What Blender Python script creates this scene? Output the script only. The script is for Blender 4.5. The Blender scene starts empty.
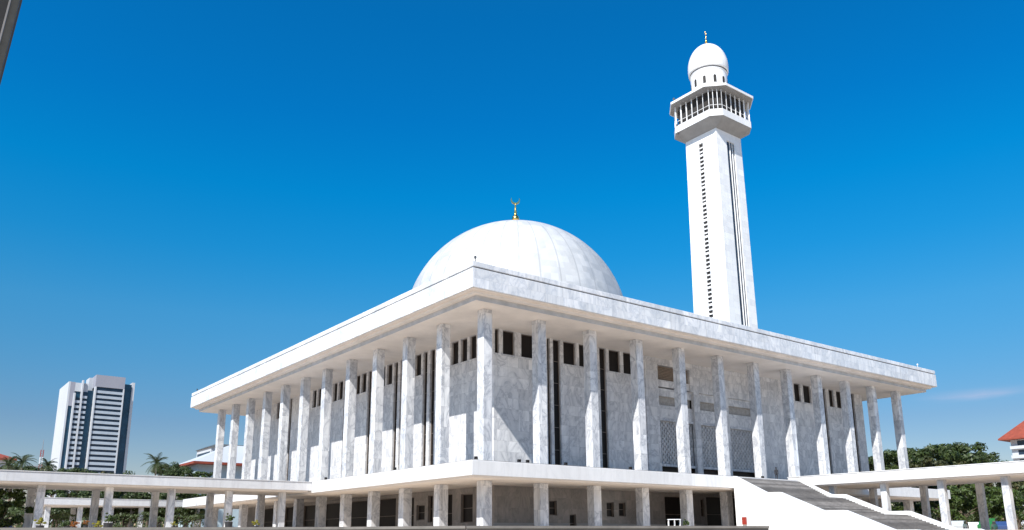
import bpy, math, random
from mathutils import Vector, Matrix
random.seed(7)
rad = math.radians
S = 7.5            # metres per column bay
ZO = 8.7           # height of the upper terrace floor above the plaza
scn = bpy.context.scene
col = scn.collection

# ------------------------------------------------------------------ camera
YAW, PITCH, ROLL = 0.92101, 0.2375, -0.0052
CAM = Vector((-6.140*S, -8.774*S, -0.9479*S + ZO))
F = 810.77; CX = 512.; CYP = 265. + 76.84
fw = Vector((math.cos(PITCH)*math.cos(YAW), math.cos(PITCH)*math.sin(YAW), math.sin(PITCH)))
r0 = Vector((math.sin(YAW), -math.cos(YAW), 0)); u0 = r0.cross(fw)
rt = math.cos(ROLL)*r0 + math.sin(ROLL)*u0
up = -math.sin(ROLL)*r0 + math.cos(ROLL)*u0
cd = bpy.data.cameras.new('camera'); cam = bpy.data.objects.new('camera', cd); col.objects.link(cam)
cam.matrix_world = Matrix(((rt.x, up.x, -fw.x, CAM.x), (rt.y, up.y, -fw.y, CAM.y), (rt.z, up.z, -fw.z, CAM.z), (0, 0, 0, 1)))
cd.sensor_width = 36; cd.lens = F/1024*36; cd.shift_y = 76.84/1024
cd.clip_end = 6000; cd.clip_start = .1
scn.camera = cam
def ray(x, y): return fw + (x-CX)/F*rt - (y-CYP)/F*up
def at(x, y, depth):
    """point seen at pixel x, y at a forward depth given in bays"""
    return CAM + ray(x, y)*depth*S
def ground_at(x, depth, z):
    p = at(x, 480, depth); return Vector((p.x, p.y, z))
def U(x, y, z): return Vector((x*S, y*S, z*S + ZO))

# ------------------------------------------------------------------ materials
def nt(name):
    m = bpy.data.materials.new(name); m.use_nodes = True
    t = m.node_tree; b = t.nodes['Principled BSDF']
    return m, t, b
def N(t, typ, **kw):
    n = t.nodes.new(typ)
    for k, v in kw.items(): setattr(n, k, v)
    return n
def math_(t, op, a, b=None, c=None):
    n = N(t, 'ShaderNodeMath', operation=op)
    for i, v in enumerate((a, b, c)):
        if v is None: continue
        if isinstance(v, (int, float)): n.inputs[i].default_value = v
        else: t.links.new(v, n.inputs[i])
    return n.outputs[0]
def ramp(t, fac, stops):
    n = N(t, 'ShaderNodeValToRGB'); r = n.color_ramp
    while len(r.elements) < len(stops): r.elements.new(.5)
    for e, (p, c) in zip(r.elements, stops):
        e.position = p; e.color = (c[0], c[1], c[2], 1) if not isinstance(c, (int, float)) else (c, c, c, 1)
    t.links.new(fac, n.inputs[0]); return n.outputs[0]
def mixc(t, fac, a, b, mode='MIX'):
    n = N(t, 'ShaderNodeMix', data_type='RGBA', blend_type=mode)
    if isinstance(fac, (int, float)): n.inputs[0].default_value = fac
    else: t.links.new(fac, n.inputs[0])
    for i, v in ((6, a), (7, b)):
        if isinstance(v, tuple): n.inputs[i].default_value = (*v, 1)
        else: t.links.new(v, n.inputs[i])
    return n.outputs[2]
def noise(t, vec, scale, detail=4, rough=.55, dist=0):
    n = N(t, 'ShaderNodeTexNoise'); n.inputs['Scale'].default_value = scale; n.inputs['Detail'].default_value = detail
    n.inputs['Roughness'].default_value = rough; n.inputs['Distortion'].default_value = dist
    if vec is not None: t.links.new(vec, n.inputs['Vector'])
    return n.outputs[0]
def marble(name, light, mid, vein, vs=.5, amount=.6, panel=(1.5, 1.0), joint=.35, rough=.35, dirt=.25):
    m, t, b = nt(name)
    geo = N(t, 'ShaderNodeNewGeometry'); pos = geo.outputs['Position']
    sep = N(t, 'ShaderNodeSeparateXYZ'); t.links.new(pos, sep.inputs[0])
    h = math_(t, 'ADD', sep.outputs[0], sep.outputs[1])
    comb = N(t, 'ShaderNodeCombineXYZ'); t.links.new(h, comb.inputs[0]); t.links.new(sep.outputs[2], comb.inputs[1])
    br = N(t, 'ShaderNodeTexBrick'); t.links.new(comb.outputs[0], br.inputs['Vector'])
    br.offset = 0; br.inputs['Scale'].default_value = 1; br.inputs['Brick Width'].default_value = panel[0]
    br.inputs['Row Height'].default_value = panel[1]; br.inputs['Mortar Size'].default_value = .012
    br.inputs['Mortar Smooth'].default_value = .2; br.inputs['Bias'].default_value = 0
    br.inputs['Color1'].default_value = (0, 0, 0, 1); br.inputs['Color2'].default_value = (1, 1, 1, 1); br.inputs['Mortar'].default_value = (.5, .5, .5, 1)
    # each slab of stone gets its own piece of veining
    off = N(t, 'ShaderNodeVectorMath', operation='MULTIPLY_ADD'); t.links.new(br.outputs['Color'], off.inputs[0])
    off.inputs[1].default_value = (7, 5, 3); t.links.new(pos, off.inputs[2])
    w = N(t, 'ShaderNodeMapping'); w.inputs['Rotation'].default_value = (.5, .6, .4); w.inputs['Scale'].default_value = (1, 1, .55); t.links.new(off.outputs[0], w.inputs[0])
    n1 = noise(t, w.outputs[0], vs, 7, .62, 1.6)
    vein1 = ramp(t, n1, [(.37, 0), (.47, .45), (.5, 1), (.525, .45), (.65, 0)])
    n2 = noise(t, w.outputs[0], vs*.45, 5, .6, .8)
    cloud = ramp(t, n2, [(.35, 0), (.65, 1)])
    c = mixc(t, cloud, light, mid)
    f = math_(t, 'MULTIPLY', vein1, amount)
    c = mixc(t, f, c, vein)
    tone = ramp(t, br.outputs['Color'], [(0, .87), (1, 1.0)])
    c = mixc(t, 1, c, tone, 'MULTIPLY')
    # rain streaks: long vertical stains
    sm = N(t, 'ShaderNodeMapping'); sm.inputs['Scale'].default_value = (1.4, 1.4, .06); t.links.new(pos, sm.inputs[0])
    st = ramp(t, noise(t, sm.outputs[0], 1.3, 5, .7), [(.48, 0), (.75, 1)])
    c = mixc(t, math_(t, 'MULTIPLY', st, dirt), c, (vein[0]*.8, vein[1]*.78, vein[2]*.72))
    c = mixc(t, math_(t, 'MULTIPLY', br.outputs['Fac'], joint), c, (.2, .2, .2))
    t.links.new(c, b.inputs['Base Color'])
    b.inputs['Roughness'].default_value = rough
    bp_ = N(t, 'ShaderNodeBump'); bp_.inputs['Strength'].default_value = .25; bp_.inputs['Distance'].default_value = .01
    t.links.new(math_(t, 'MULTIPLY', br.outputs['Fac'], -1), bp_.inputs['Height']); t.links.new(bp_.outputs[0], b.inputs['Normal'])
    return m
def plain(name, c, rough=.6, metal=0, var=.12, sc=1.5, spec=.5, bump=0):
    m, t, b = nt(name)
    geo = N(t, 'ShaderNodeNewGeometry')
    n = noise(t, geo.outputs['Position'], sc, 5, .6)
    v = ramp(t, n, [(.3, 1-var), (.7, 1+0*var)])
    cc = mixc(t, 1, tuple(c), v, 'MULTIPLY')
    t.links.new(cc, b.inputs['Base Color']); b.inputs['Roughness'].default_value = rough; b.inputs['Metallic'].default_value = metal
    b.inputs['Specular IOR Level'].default_value = spec
    if bump:
        bp_ = N(t, 'ShaderNodeBump'); bp_.inputs['Strength'].default_value = bump; bp_.inputs['Distance'].default_value = .03
        t.links.new(noise(t, geo.outputs['Position'], sc*8, 6, .6), bp_.inputs['Height']); t.links.new(bp_.outputs[0], b.inputs['Normal'])
    return m
M = {}
M['marble'] = marble('white_marble', (.82, .82, .82), (.60, .61, .63), (.20, .22, .27), .42, .68, (1.13, 2.2), .3, dirt=.35)
M['wallm'] = marble('veined_wall_marble', (.82, .815, .81), (.64, .64, .65), (.24, .255, .295), .36, .62, (1.5, 1.2), .35, dirt=.2)
M['fascia'] = marble('fascia_marble', (.80, .80, .81), (.66, .68, .70), (.36, .40, .47), .4, .6, (2.4, 2.4), .2, dirt=.4)
M['white'] = marble('white_stone', (.84, .84, .83), (.78, .785, .79), (.6, .62, .65), .3, .22, (3, 1.5), .3, dirt=.3)
M['slabw'] = marble('walkway_stone', (.66, .66, .67), (.60, .60, .615), (.42, .42, .44), .3, .3, (4, 2.4), .3, dirt=.35)
M['slabm'] = marble('slab_stone', (.77, .765, .765), (.71, .705, .705), (.5, .5, .51), .3, .25, (4, 2.4), .2, dirt=.25)
M['soffit'] = plain('soffit_plaster', (.78, .725, .68), .8, var=.16, sc=.35)
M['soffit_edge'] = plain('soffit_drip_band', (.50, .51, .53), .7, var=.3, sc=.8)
M['seam'] = plain('roof_joint_sealant', (.12, .12, .13), .8)
M['glass'] = plain('dark_window_glass', (.016, .013, .012), .35, var=.3, sc=.4, spec=.15)
M['frame'] = plain('bronze_window_frame', (.16, .13, .11), .45)
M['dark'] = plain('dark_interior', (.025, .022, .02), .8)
M['screen_back'] = plain('grey_screen_backing', (.40, .38, .355), .8, var=.35, sc=2)
M['brown'] = plain('brown_timber_louvre', (.27, .21, .16), .6, sc=3, var=.4)
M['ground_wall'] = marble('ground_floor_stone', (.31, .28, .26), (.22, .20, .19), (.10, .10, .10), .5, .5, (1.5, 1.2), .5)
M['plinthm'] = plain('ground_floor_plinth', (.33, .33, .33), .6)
M['step'] = plain('grey_granite_step', (.29, .265, .245), .8, var=.4, sc=.9)
M['gold'] = plain('polished_gold', (.83, .52, .16), .25, 1, var=.1)
M['coping'] = plain('weathered_coping', (.17, .155, .14), .8, var=.35, sc=1.2, bump=.3)
M['tower_white'] = plain('tower_white_concrete', (.46, .48, .51), .6, var=.1, sc=.05)
M['tower_grey'] = plain('tower_grey_panel', (.26, .265, .31), .6, var=.08, sc=.05)
M['tower_band'] = plain('tower_spandrel', (.36, .41, .47), .5, var=.15, sc=.2)
M['tower_glass'] = plain('blue_curtain_glass', (.02, .075, .13), .25, var=.5, sc=.15)
M['tower_win'] = plain('dark_ribbon_glass', (.02, .035, .06), .15, var=.4, sc=.3)
M['red_tile'] = plain('red_roof_tile', (.27, .05, .025), .75, var=.35, sc=.8, bump=.4)
M['red'] = plain('red_paint', (.26, .03, .02), .4)
M['steel'] = plain('dark_steel', (.035, .035, .037), .55, var=.3, sc=6)
M['steel_grey'] = plain('grey_steel', (.10, .105, .10), .5, var=.3, sc=8)
M['steel_light'] = plain('bare_aluminium', (.35, .35, .36), .4, .6)
M['lamp'] = plain('black_lamp_housing', (.02, .02, .022), .5)
M['bark'] = plain('grey_brown_bark', (.15, .11, .08), .9, var=.5, sc=4, bump=.6)
M['bark_palm'] = plain('palm_bark', (.24, .20, .16), .9, var=.4, sc=5, bump=.5)
M['terracotta'] = plain('terracotta', (.3, .12, .06), .8)
M['cloth_dark'] = plain('dark_cloth', (.02, .02, .025), .9)
M['skin'] = plain('skin', (.35, .19, .12), .5)
M['hair'] = plain('black_hair', (.01, .009, .008), .6)
M['blue_paint'] = plain('blue_car_paint', (.03, .06, .16), .25)
M['green_paint'] = plain('green_car_paint', (.02, .14, .04), .25)
M['white_paint'] = plain('white_car_paint', (.75, .75, .76), .25)
M['silver_paint'] = plain('silver_car_paint', (.42, .45, .48), .25)
M['rubber'] = plain('black_rubber', (.02, .02, .02), .8)

def leafmat(name, a, b_, yellow=None):
    m, t, b = nt(name)
    geo = N(t, 'ShaderNodeNewGeometry')
    n = noise(t, geo.outputs['Position'], .22, 4, .65)
    n2 = math_(t, 'ADD', math_(t, 'MULTIPLY', geo.outputs['Random Per Island'], .55), math_(t, 'MULTIPLY', n, .75))
    st = [(.15, a), (.8, b_)]
    if yellow: st.append((.97, yellow))
    c = ramp(t, n2, st)
    t.links.new(c, b.inputs['Base Color']); b.inputs['Roughness'].default_value = .55
    tr = N(t, 'ShaderNodeBsdfTranslucent'); t.links.new(c, tr.inputs[0])
    mx = N(t, 'ShaderNodeMixShader'); mx.inputs[0].default_value = .25
    t.links.new(b.outputs[0], mx.inputs[1]); t.links.new(tr.outputs[0], mx.inputs[2])
    t.links.new(mx.outputs[0], t.nodes['Material Output'].inputs[0])
    return m
M['leaf'] = leafmat('broad_leaf', (.011, .022, .006), (.05, .075, .014))
M['leaf_b'] = leafmat('bright_leaf', (.011, .024, .005), (.06, .095, .014))
M['leaf_olive'] = leafmat('olive_leaf', (.018, .026, .007), (.065, .07, .018), (.11, .075, .025))
M['leaf_palm'] = leafmat('palm_leaf', (.014, .03, .009), (.045, .065, .017))
M['leaf_yellow'] = leafmat('yellow_leaf', (.10, .12, .015), (.34, .30, .03))
M['leaf_orange'] = leafmat('orange_flower', (.12, .08, .02), (.45, .16, .04))

# dome: white stone with meridian seams
def dome_mat():
    m, t, b = nt('dome_marble')
    tc = N(t, 'ShaderNodeTexCoord'); sep = N(t, 'ShaderNodeSeparateXYZ'); t.links.new(tc.outputs['Object'], sep.inputs[0])
    ang = math_(t, 'ARCTAN2', sep.outputs[1], sep.outputs[0])
    wv = math_(t, 'FRACT', math_(t, 'MULTIPLY', math_(t, 'ADD', ang, 4.03), 36/(2*math.pi)))
    ds = math_(t, 'ABSOLUTE', math_(t, 'SUBTRACT', wv, .5))
    line = ramp(t, ds, [(0, 1), (.03, .9), (.045, 0)])
    zz = math_(t, 'FRACT', math_(t, 'MULTIPLY', sep.outputs[2], .42))
    line2 = ramp(t, math_(t, 'ABSOLUTE', math_(t, 'SUBTRACT', zz, .5)), [(0, 1), (.03, 0)])
    pv = math_(t, 'ADD', math_(t, 'FLOOR', math_(t, 'MULTIPLY', math_(t, 'ADD', ang, 4.03), 96/(2*math.pi))), math_(t, 'MULTIPLY', math_(t, 'FLOOR', math_(t, 'MULTIPLY', sep.outputs[2], .84)), 17.3))
    wn = N(t, 'ShaderNodeTexWhiteNoise', noise_dimensions='1D'); t.links.new(pv, wn.inputs['W'])
    n = noise(t, tc.outputs['Object'], .09, 9, .72, 1)
    c = ramp(t, n, [(.36, (.52, .52, .515)), (.5, (.48, .485, .49)), (.64, (.40, .415, .44))])
    c = mixc(t, 1, c, ramp(t, wn.outputs[0], [(0, .84), (1, 1)]), 'MULTIPLY')
    c = mixc(t, math_(t, 'MULTIPLY', line, .42), c, (.2, .2, .21))
    c = mixc(t, math_(t, 'MULTIPLY', line2, .22), c, (.4, .4, .4))
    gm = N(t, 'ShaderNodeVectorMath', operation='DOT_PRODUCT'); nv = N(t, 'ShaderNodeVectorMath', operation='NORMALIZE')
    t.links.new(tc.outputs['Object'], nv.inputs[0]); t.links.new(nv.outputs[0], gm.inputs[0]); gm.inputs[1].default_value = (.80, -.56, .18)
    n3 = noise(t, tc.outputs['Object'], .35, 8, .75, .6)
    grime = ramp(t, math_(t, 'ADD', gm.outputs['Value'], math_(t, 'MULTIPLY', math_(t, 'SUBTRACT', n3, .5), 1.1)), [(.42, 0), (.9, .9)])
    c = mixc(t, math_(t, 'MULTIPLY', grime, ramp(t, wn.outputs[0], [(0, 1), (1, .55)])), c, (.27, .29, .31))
    t.links.new(c, b.inputs['Base Color']); b.inputs['Roughness'].default_value = .45
    return m
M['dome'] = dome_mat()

# plaza paving
def paving():
    m, t, b = nt('plaza_paving')
    geo = N(t, 'ShaderNodeNewGeometry')
    br = N(t, 'ShaderNodeTexBrick'); t.links.new(geo.outputs['Position'], br.inputs['Vector'])
    br.inputs['Scale'].default_value = 1; br.inputs['Brick Width'].default_value = 1.2; br.inputs['Row Height'].default_value = 1.2; br.offset = 0
    br.inputs['Mortar Size'].default_value = .015
    br.inputs['Color1'].default_value = (.52, .42, .32, 1); br.inputs['Color2'].default_value = (.60, .49, .38, 1); br.inputs['Mortar'].default_value = (.25, .23, .2, 1)
    c = mixc(t, .5, br.outputs[0], ramp(t, noise(t, geo.outputs['Position'], .2, 6, .6), [(.3, .75), (.7, 1.1)]), 'MULTIPLY')
    t.links.new(c, b.inputs['Base Color']); b.inputs['Roughness'].default_value = .75
    return m
M['paving'] = paving()

# ------------------------------------------------------------------ mesh helpers
class MB:
    def __init__(s): s.v = []; s.f = []
    def box(s, a, b):
        n = len(s.v); (x0, y0, z0), (x1, y1, z1) = a, b
        s.v += [(x0, y0, z0), (x1, y0, z0), (x1, y1, z0), (x0, y1, z0), (x0, y0, z1), (x1, y0, z1), (x1, y1, z1), (x0, y1, z1)]
        s.f += [(n+i for i in q) for q in ((0, 3, 2, 1), (4, 5, 6, 7), (0, 1, 5, 4), (1, 2, 6, 5), (2, 3, 7, 6), (3, 0, 4, 7))]
        s.f = [tuple(q) for q in s.f]; return s
    def rings(s, rings, cap=True, closed=True):
        n = len(s.v); k = len(rings[0])
        for r in rings: s.v += [tuple(p) for p in r]
        for i in range(len(rings)-1):
            for j in range(k if closed else k-1):
                a = n+i*k+j; b = n+i*k+(j+1) % k
                s.f.append((a, b, b+k, a+k))
        if cap:
            s.f.append(tuple(n+j for j in reversed(range(k)))); s.f.append(tuple(n+(len(rings)-1)*k+j for j in range(k)))
        return s
    def prism(s, poly, z0, z1):
        return s.rings([[(x, y, z0) for x, y in poly], [(x, y, z1) for x, y in poly]])
    def extrude_x(s, prof, x0, x1):   # prof: (y,z) counter-clockwise
        return s.rings([[(x0, y, z) for y, z in prof], [(x1, y, z) for y, z in prof]])
    def tube(s, pts, rads, n=8):
        rings = []
        for i, p in enumerate(pts):
            p = Vector(p); d = (Vector(pts[min(i+1, len(pts)-1)]) - Vector(pts[max(i-1, 0)])).normalized()
            a = d.orthogonal().normalized() if i == 0 else (a - d*a.dot(d)).normalized()
            b = d.cross(a)
            rings.append([p + (a*math.cos(2*math.pi*j/n) + b*math.sin(2*math.pi*j/n))*rads[i] for j in range(n)])
        return s.rings(rings)
    def lathe(s, prof, n=32, c=(0, 0)):
        rings = [[(c[0]+r*math.cos(2*math.pi*j/n), c[1]+r*math.sin(2*math.pi*j/n), z) for j in range(n)] for r, z in prof]
        return s.rings(rings)
    def quad(s, pts):
        n = len(s.v); s.v += [tuple(p) for p in pts]; s.f.append(tuple(range(n, n+len(pts)))); return s
    def mesh(s, name, mat, smooth=False):
        me = bpy.data.meshes.new(name); me.from_pydata(s.v, [], s.f)
        me.materials.append(mat)
        if smooth: me.polygons.foreach_set('use_smooth', [True]*len(me.polygons))
        me.update(); return me
    def build(s, name, mat, parent=None, loc=(0, 0, 0), smooth=False):
        return link(name, s.mesh(name, mat, smooth), parent, loc)
def link(name, me, parent=None, loc=(0, 0, 0), rz=0):
    o = bpy.data.objects.new(name, me); col.objects.link(o)
    if parent: o.parent = parent
    o.location = loc; o.rotation_euler.z = rz
    return o
def fix_normals(me):
    import bmesh
    bm = bmesh.new(); bm.from_mesh(me); bmesh.ops.recalc_face_normals(bm, faces=bm.faces); bm.to_mesh(me); bm.free()
def tag(o, label, cat, group=None):
    o['label'] = label; o['category'] = cat
    if group: o['group'] = group
    return o
def thing(name, label, cat, loc=(0, 0, 0), rz=0, group=None):
    o = bpy.data.objects.new(name, None); col.objects.link(o); o.location = loc; o.rotation_euler.z = rz
    o.empty_display_size = .5
    return tag(o, label, cat, group)
def dup(root, loc, rz=0, label=None, scale=None):
    r = root.copy(); col.objects.link(r); r.location = loc; r.rotation_euler = (0, 0, rz)
    if scale: r.scale = (scale,)*3
    if label: r['label'] = label
    for ch in list(root.children):
        c = ch.copy(); col.objects.link(c); c.parent = r
        for g in list(ch.children):
            d = g.copy(); col.objects.link(d); d.parent = c
    return r
def structure(o): o['kind'] = 'structure'; return o
def ub(mb, a, b):   # box given in bay units
    A = U(*a); B = U(*b); return mb.box(tuple(A), tuple(B))

# ------------------------------------------------------------------ ground
GF = -.87                      # court / ground-floor level in bays
gz = GF*S + ZO
g = MB().quad([(-4000, -4000, 0), (4000, -4000, 0), (4000, 4000, 0), (-4000, 4000, 0)]).build('plaza', M['paving'])
structure(g)
# raised court: front edge roughly square to the camera, ends beside the stairs
e0 = at(-420, 529, 4.5); e1 = at(345, 526.3, 5.2); e2 = at(767, 526.5, 6.1)
def onz(px, py, z):
    d = ray(px, py); k = (z-CAM.z)/d.z; return CAM + d*k
A1 = onz(-500, 529.3, gz); A2 = onz(345, 527.1, gz); A3 = onz(466, 526.1, gz); A4 = onz(768, 526.1, gz)
B2 = A2 + Vector((fw.x, fw.y, 0)).normalized()*.25
B1 = A1 + Vector((fw.x, fw.y, 0)).normalized()*.25
A5 = Vector((4.66*S, -.9*S, 0)); A6 = Vector((6.49*S, -.9*S, 0)); A7 = Vector((6.49*S, -9.5*S, 0)); A8 = Vector((60*S, -9.5*S, 0))
poly = [(p.x, p.y) for p in (A1, A2, A3, A4, A5, A6, A7, A8)] + [(60*S, 75*S), (-60*S, 75*S)]
crt = MB(); crt.prism(poly, .004, gz); o = crt.build('pavement', M['paving']); structure(o); fix_normals(o.data)
# coping of the terrace wall
wall = thing('terrace_wall', 'low weathered stone terrace wall running along the bottom edge of the photo', 'wall', (A2.x, A2.y, 0))
mb = MB(); mc = MB()
def strip(P, Q, z0, z1, t0, t1, mbx):
    d = (Q-P); d.z = 0; d.normalize(); n = Vector((d.y, -d.x, 0))
    a = P + n*t1; b = Q + n*t1; c = Q - n*t0; e = P - n*t0
    mbx.prism([(v.x-A2.x, v.y-A2.y) for v in (e, c, b, a)], z0, z1)
for P, Q, m_ in ((A1, A2, 0), (A2, A3, .0), (A3, A4, 0)):
    strip(P, Q, .008, gz-.12, .3, .04, mb); strip(P, Q, gz-.117, gz+.012, .45, .12, mc)
o = mb.build('wall_face', M['coping'], wall); fix_normals(o.data)
o = mc.build('coping_stone', M['coping'], wall); fix_normals(o.data)

# ------------------------------------------------------------------ mosque
WZ = 2.12; XF = 11.456; O = .45; E_ = .437; W = .148; RW = .77; RWF = 10.92
mosque = thing('mosque', 'white marble domed mosque hall ringed by tall square columns on a raised floor', 'mosque', tuple(U(5.7, 5.7, GF)))
MO = U(5.7, 5.7, GF)
def part(mbx, name, mat, parent=None, smooth=False, bevel=0):
    o = mbx.build(name, mat, parent or mosque, smooth=smooth)
    # vertices are in world space; shift to the mosque's origin
    o.data.transform(Matrix.Translation(-MO))
    if bevel:
        b = o.modifiers.new('bevel', 'BEVEL'); b.width = bevel; b.segments = 2
    return o
# floor slab (upper terrace)
part(ub(MB(), (-E_, -E_, -.19), (XF+E_, XF+E_, -.003)), 'floor_slab', M['slabm'], bevel=.05)
part(ub(MB(), (-E_+.05, -E_+.05, -.21), (XF+E_-.05, XF+E_-.05, -.1905)), 'slab_soffit', M['soffit'])
part(ub(MB(), (-E_+.012, -E_+.012, -.0029), (XF+E_-.012, XF+E_-.012, .004)), 'terrace_floor', M['step'])
# roof
rf = MB()
ub(rf, (-O, -O, 2.232), (XF+O, XF+O, 2.50)); part(rf, 'roof_fascia', M['fascia'], bevel=.04)
part(ub(MB(), (-O+.03, -O+.03, 2.5004), (XF+O-.03, XF+O-.03, 2.520)), 'roof_joint', M['seam'])
part(ub(MB(), (-O+.004, -O+.004, 2.5205), (XF+O-.004, XF+O-.004, 2.592)), 'roof_coping', M['fascia'], bevel=.04)
part(ub(MB(), (-O+.02, -O+.02, 2.226), (XF+O-.02, XF+O-.02, 2.2317)), 'fascia_underside', M['soffit'])
part(ub(MB(), (-O+.09, -O+.09, 2.1905), (XF+O-.09, XF+O-.09, 2.2255)), 'roof_under_step', M['soffit'])
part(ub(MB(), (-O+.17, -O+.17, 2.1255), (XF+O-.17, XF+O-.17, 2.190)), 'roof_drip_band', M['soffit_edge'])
part(ub(MB(), (-O+.173, -O+.173, WZ), (XF+O-.173, XF+O-.173, 2.125)), 'soffit', M['soffit'])
for i in range(1, 8):
    q = -O + (XF+2*O)*i/8
    part(ub(MB(), (q-.003, -O-.0006, 2.234), (q+.003, -O+.001, 2.499)), 'expansion_joint', M['soffit_edge']); part(ub(MB(), (-O-.0006, q-.003, 2.234), (-O+.001, q+.003, 2.499)), 'expansion_joint', M['soffit_edge'])
# columns: upper and ground floor, four sides
def col_mesh(h, w, mat, name):
    b = MB(); b.box((0, 0, 0), (w, w, h)); me = b.mesh(name, mat); return me
up_me = col_mesh((WZ-.006)*S, W*S, M['marble'], 'column')
gr_me = col_mesh((-.211-GF)*S, W*S, M['marble'], 'column')
spots = []
for k in range(12): spots.append((k, 0)); spots.append((k, XF-W-.0)) if False else None
spots = [s for s in spots if s]
for k in range(1, 12): spots.append((0, k))
for k in range(1, 12): spots.append((11, k))
for k in range(1, 11): spots.append((k, 11))
for (x, y) in spots:
    for me, z in ((up_me, .006), (gr_me, GF)):
        sx = .028 if (x, y) == (0, 0) else 0
        o = link('column', me, mosque, U(x+sx, y-sx*.6, z)-MO)
        bv = o.modifiers.new('bevel', 'BEVEL'); bv.width = .03; bv.segments = 1
# ------- hall walls with openings. Walls are built as pieces around the openings.
def wall_pieces(mbx, side, u0, u1, z0, z1, holes, depth=.06, face=RW):
    """side 'R': wall facing -Y at y=face; 'L': wall facing -X at x=face. holes: (ua,ub,za,zb)"""
    us = sorted({u0, u1, *[h[0] for h in holes], *[h[1] for h in holes]})
    for a, b in zip(us[:-1], us[1:]):
        if b-a < 1e-6: continue
        hs = sorted([(h[2], h[3]) for h in holes if h[0] <= a+1e-6 and h[1] >= b-1e-6])
        z = z0
        segs = []
        for ha, hb in hs:
            if ha > z: segs.append((z, ha))
            z = max(z, hb)
        if z < z1: segs.append((z, z1))
        for za, zb in segs:
            if side == 'R': ub(mbx, (a, face, za), (b, face+depth, zb))
            elif side == 'L': ub(mbx, (face, a, za), (face+depth, b, zb))
            elif side == 'RF': ub(mbx, (a, RWF-depth, za), (b, RWF, zb))
            elif side == 'LF': ub(mbx, (RWF-depth, a, za), (RWF, b, zb))
def pane(side, ua, ub_, za, zb, name='window', inset=.045, bars=0, face=RW, mat='glass'):
    """window: frame mesh with a glass pane sub-part"""
    t = .012; fr = MB(); gl = MB()
    def bx(mbx, a0, a1, b0, b1, d0, d1):
        if side == 'R': ub(mbx, (a0, face+d0, b0), (a1, face+d1, b1))
        elif side == 'L': ub(mbx, (face+d0, a0, b0), (face+d1, a1, b1))
        elif side == 'RF': ub(mbx, (a0, RWF-d1, b0), (a1, RWF-d0, b1))
        elif side == 'LF': ub(mbx, (RWF-d1, a0, b0), (RWF-d0, a1, b1))
    e = .0006
    bx(fr, ua+e, ua+t, za+e, zb-e, inset-.01, inset); bx(fr, ub_-t, ub_-e, za+e, zb-e, inset-.01, inset)
    bx(fr, ua+t+e, ub_-t-e, za+e, za+t, inset-.01, inset); bx(fr, ua+t+e, ub_-t-e, zb-t, zb-e, inset-.01, inset)
    h = zb-za
    nb = bars if bars else (int(h/.35) if h > .6 else 0)
    for i in range(1, nb+1):
        z = za + h*i/(nb+1); bx(fr, ua+t+e, ub_-t-e, z-.004, z+.004, inset-.012, inset-.003)
    f = part(fr, name, M['frame'])
    bx(gl, ua+e, ub_-e, za+e, zb-e, inset+.001, inset+.006)
    g_ = gl.build('pane', M[mat], f); g_.data.transform(Matrix.Translation(-MO))
    return f
ZS = 1.745; ZT = 2.1155
# right front wall (facing -Y)
def slots_R(k): return (k-.085, k+.065)
holes = [(.79, .87, ZS, ZT), (.94, 1.165, ZS, ZT), (1.29, 1.55, ZS, ZT)]
tall = []
for k in (2, 3): tall.append((k-.20, k-.135, .02, ZT)); tall.append((k-.075, k+.07, .02, ZT)); holes += [(k+.14, k+.40, ZS, ZT), (k+.475, k+.70, ZS, ZT)]
for h in [(8.36, 8.58, ZS, ZT), (8.68, 8.95, ZS, ZT), (9.62, 9.80, ZS, ZT), (9.9, 10.12, ZS, ZT)]: holes.append(h)
tall += [(9.36, 9.50, .02, ZT), (10.46, 10.60, .02, ZT)]
mb = MB(); wall_pieces(mb, 'R', RW, 3.98, .0045, WZ, [h for h in holes+tall if h[1] < 4])
wall_pieces(mb, 'R', 7.35, RWF, .0045, WZ, [h for h in holes+tall if h[0] > 7.3])
# left front wall (facing -X)
holesL = []; tallL = []
for k in range(3, 10):
    if k == 8: continue
    c = k-.38
    tallL += [(c-.19, c-.045, .02, ZT-.0), (c+.045, c+.18, .02, ZT)]
    holesL += [(c+.25, c+.45, ZS, ZT), (c+.51, c+.70, ZS, ZT)]
holesL += [(1.0, 1.17, ZS, ZT), (1.23, 1.41, ZS, ZT), (1.48, 1.66, ZS, ZT), (1.73, 1.93, ZS, ZT), (2.0, 2.18, ZS, ZT)]
wall_pieces(mb, 'L', RW+.0605, RWF-.0605, .0045, WZ, holesL+tallL)
# far walls
hf = [(k+.15, k+.385, ZS, ZT) for k in range(1, 10)]
wall_pieces(mb, 'LF', RW+.0605, RWF-.0605, .0045, WZ, hf); wall_pieces(mb, 'RF', RW, RWF, .0045, WZ, hf)
part(mb, 'hall_wall', M['wallm'])
for h in holes: pane('R', *h)
for h in tall: pane('R', *h, name='tall_window')
for h in holesL: pane('L', *h)
for h in tallL: pane('L', *h, name='tall_window')
for h in hf: pane('LF', *h); pane('RF', *h)
# sill string course under the high windows
for (s_, a, b) in (('R', RW-.008, 1.79), ('R', 2.09, 2.79), ('R', 3.09, 3.97), ('R', 8.2, 9.3), ('R', 9.56, 10.4)):
    part(ub(MB(), (a, RW-.012, ZS-.028), (b, RW-.0004, ZS-.006)), 'sill_course', M['marble'])
for (a, b) in [(1.0, 2.37)] + [(k-.38+.2, k-.38+.8) for k in range(3, 10) if k != 8]:
    part(ub(MB(), (RW-.012, a, ZS-.028), (RW-.0004, b, ZS-.006)), 'sill_course', M['marble'])
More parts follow.
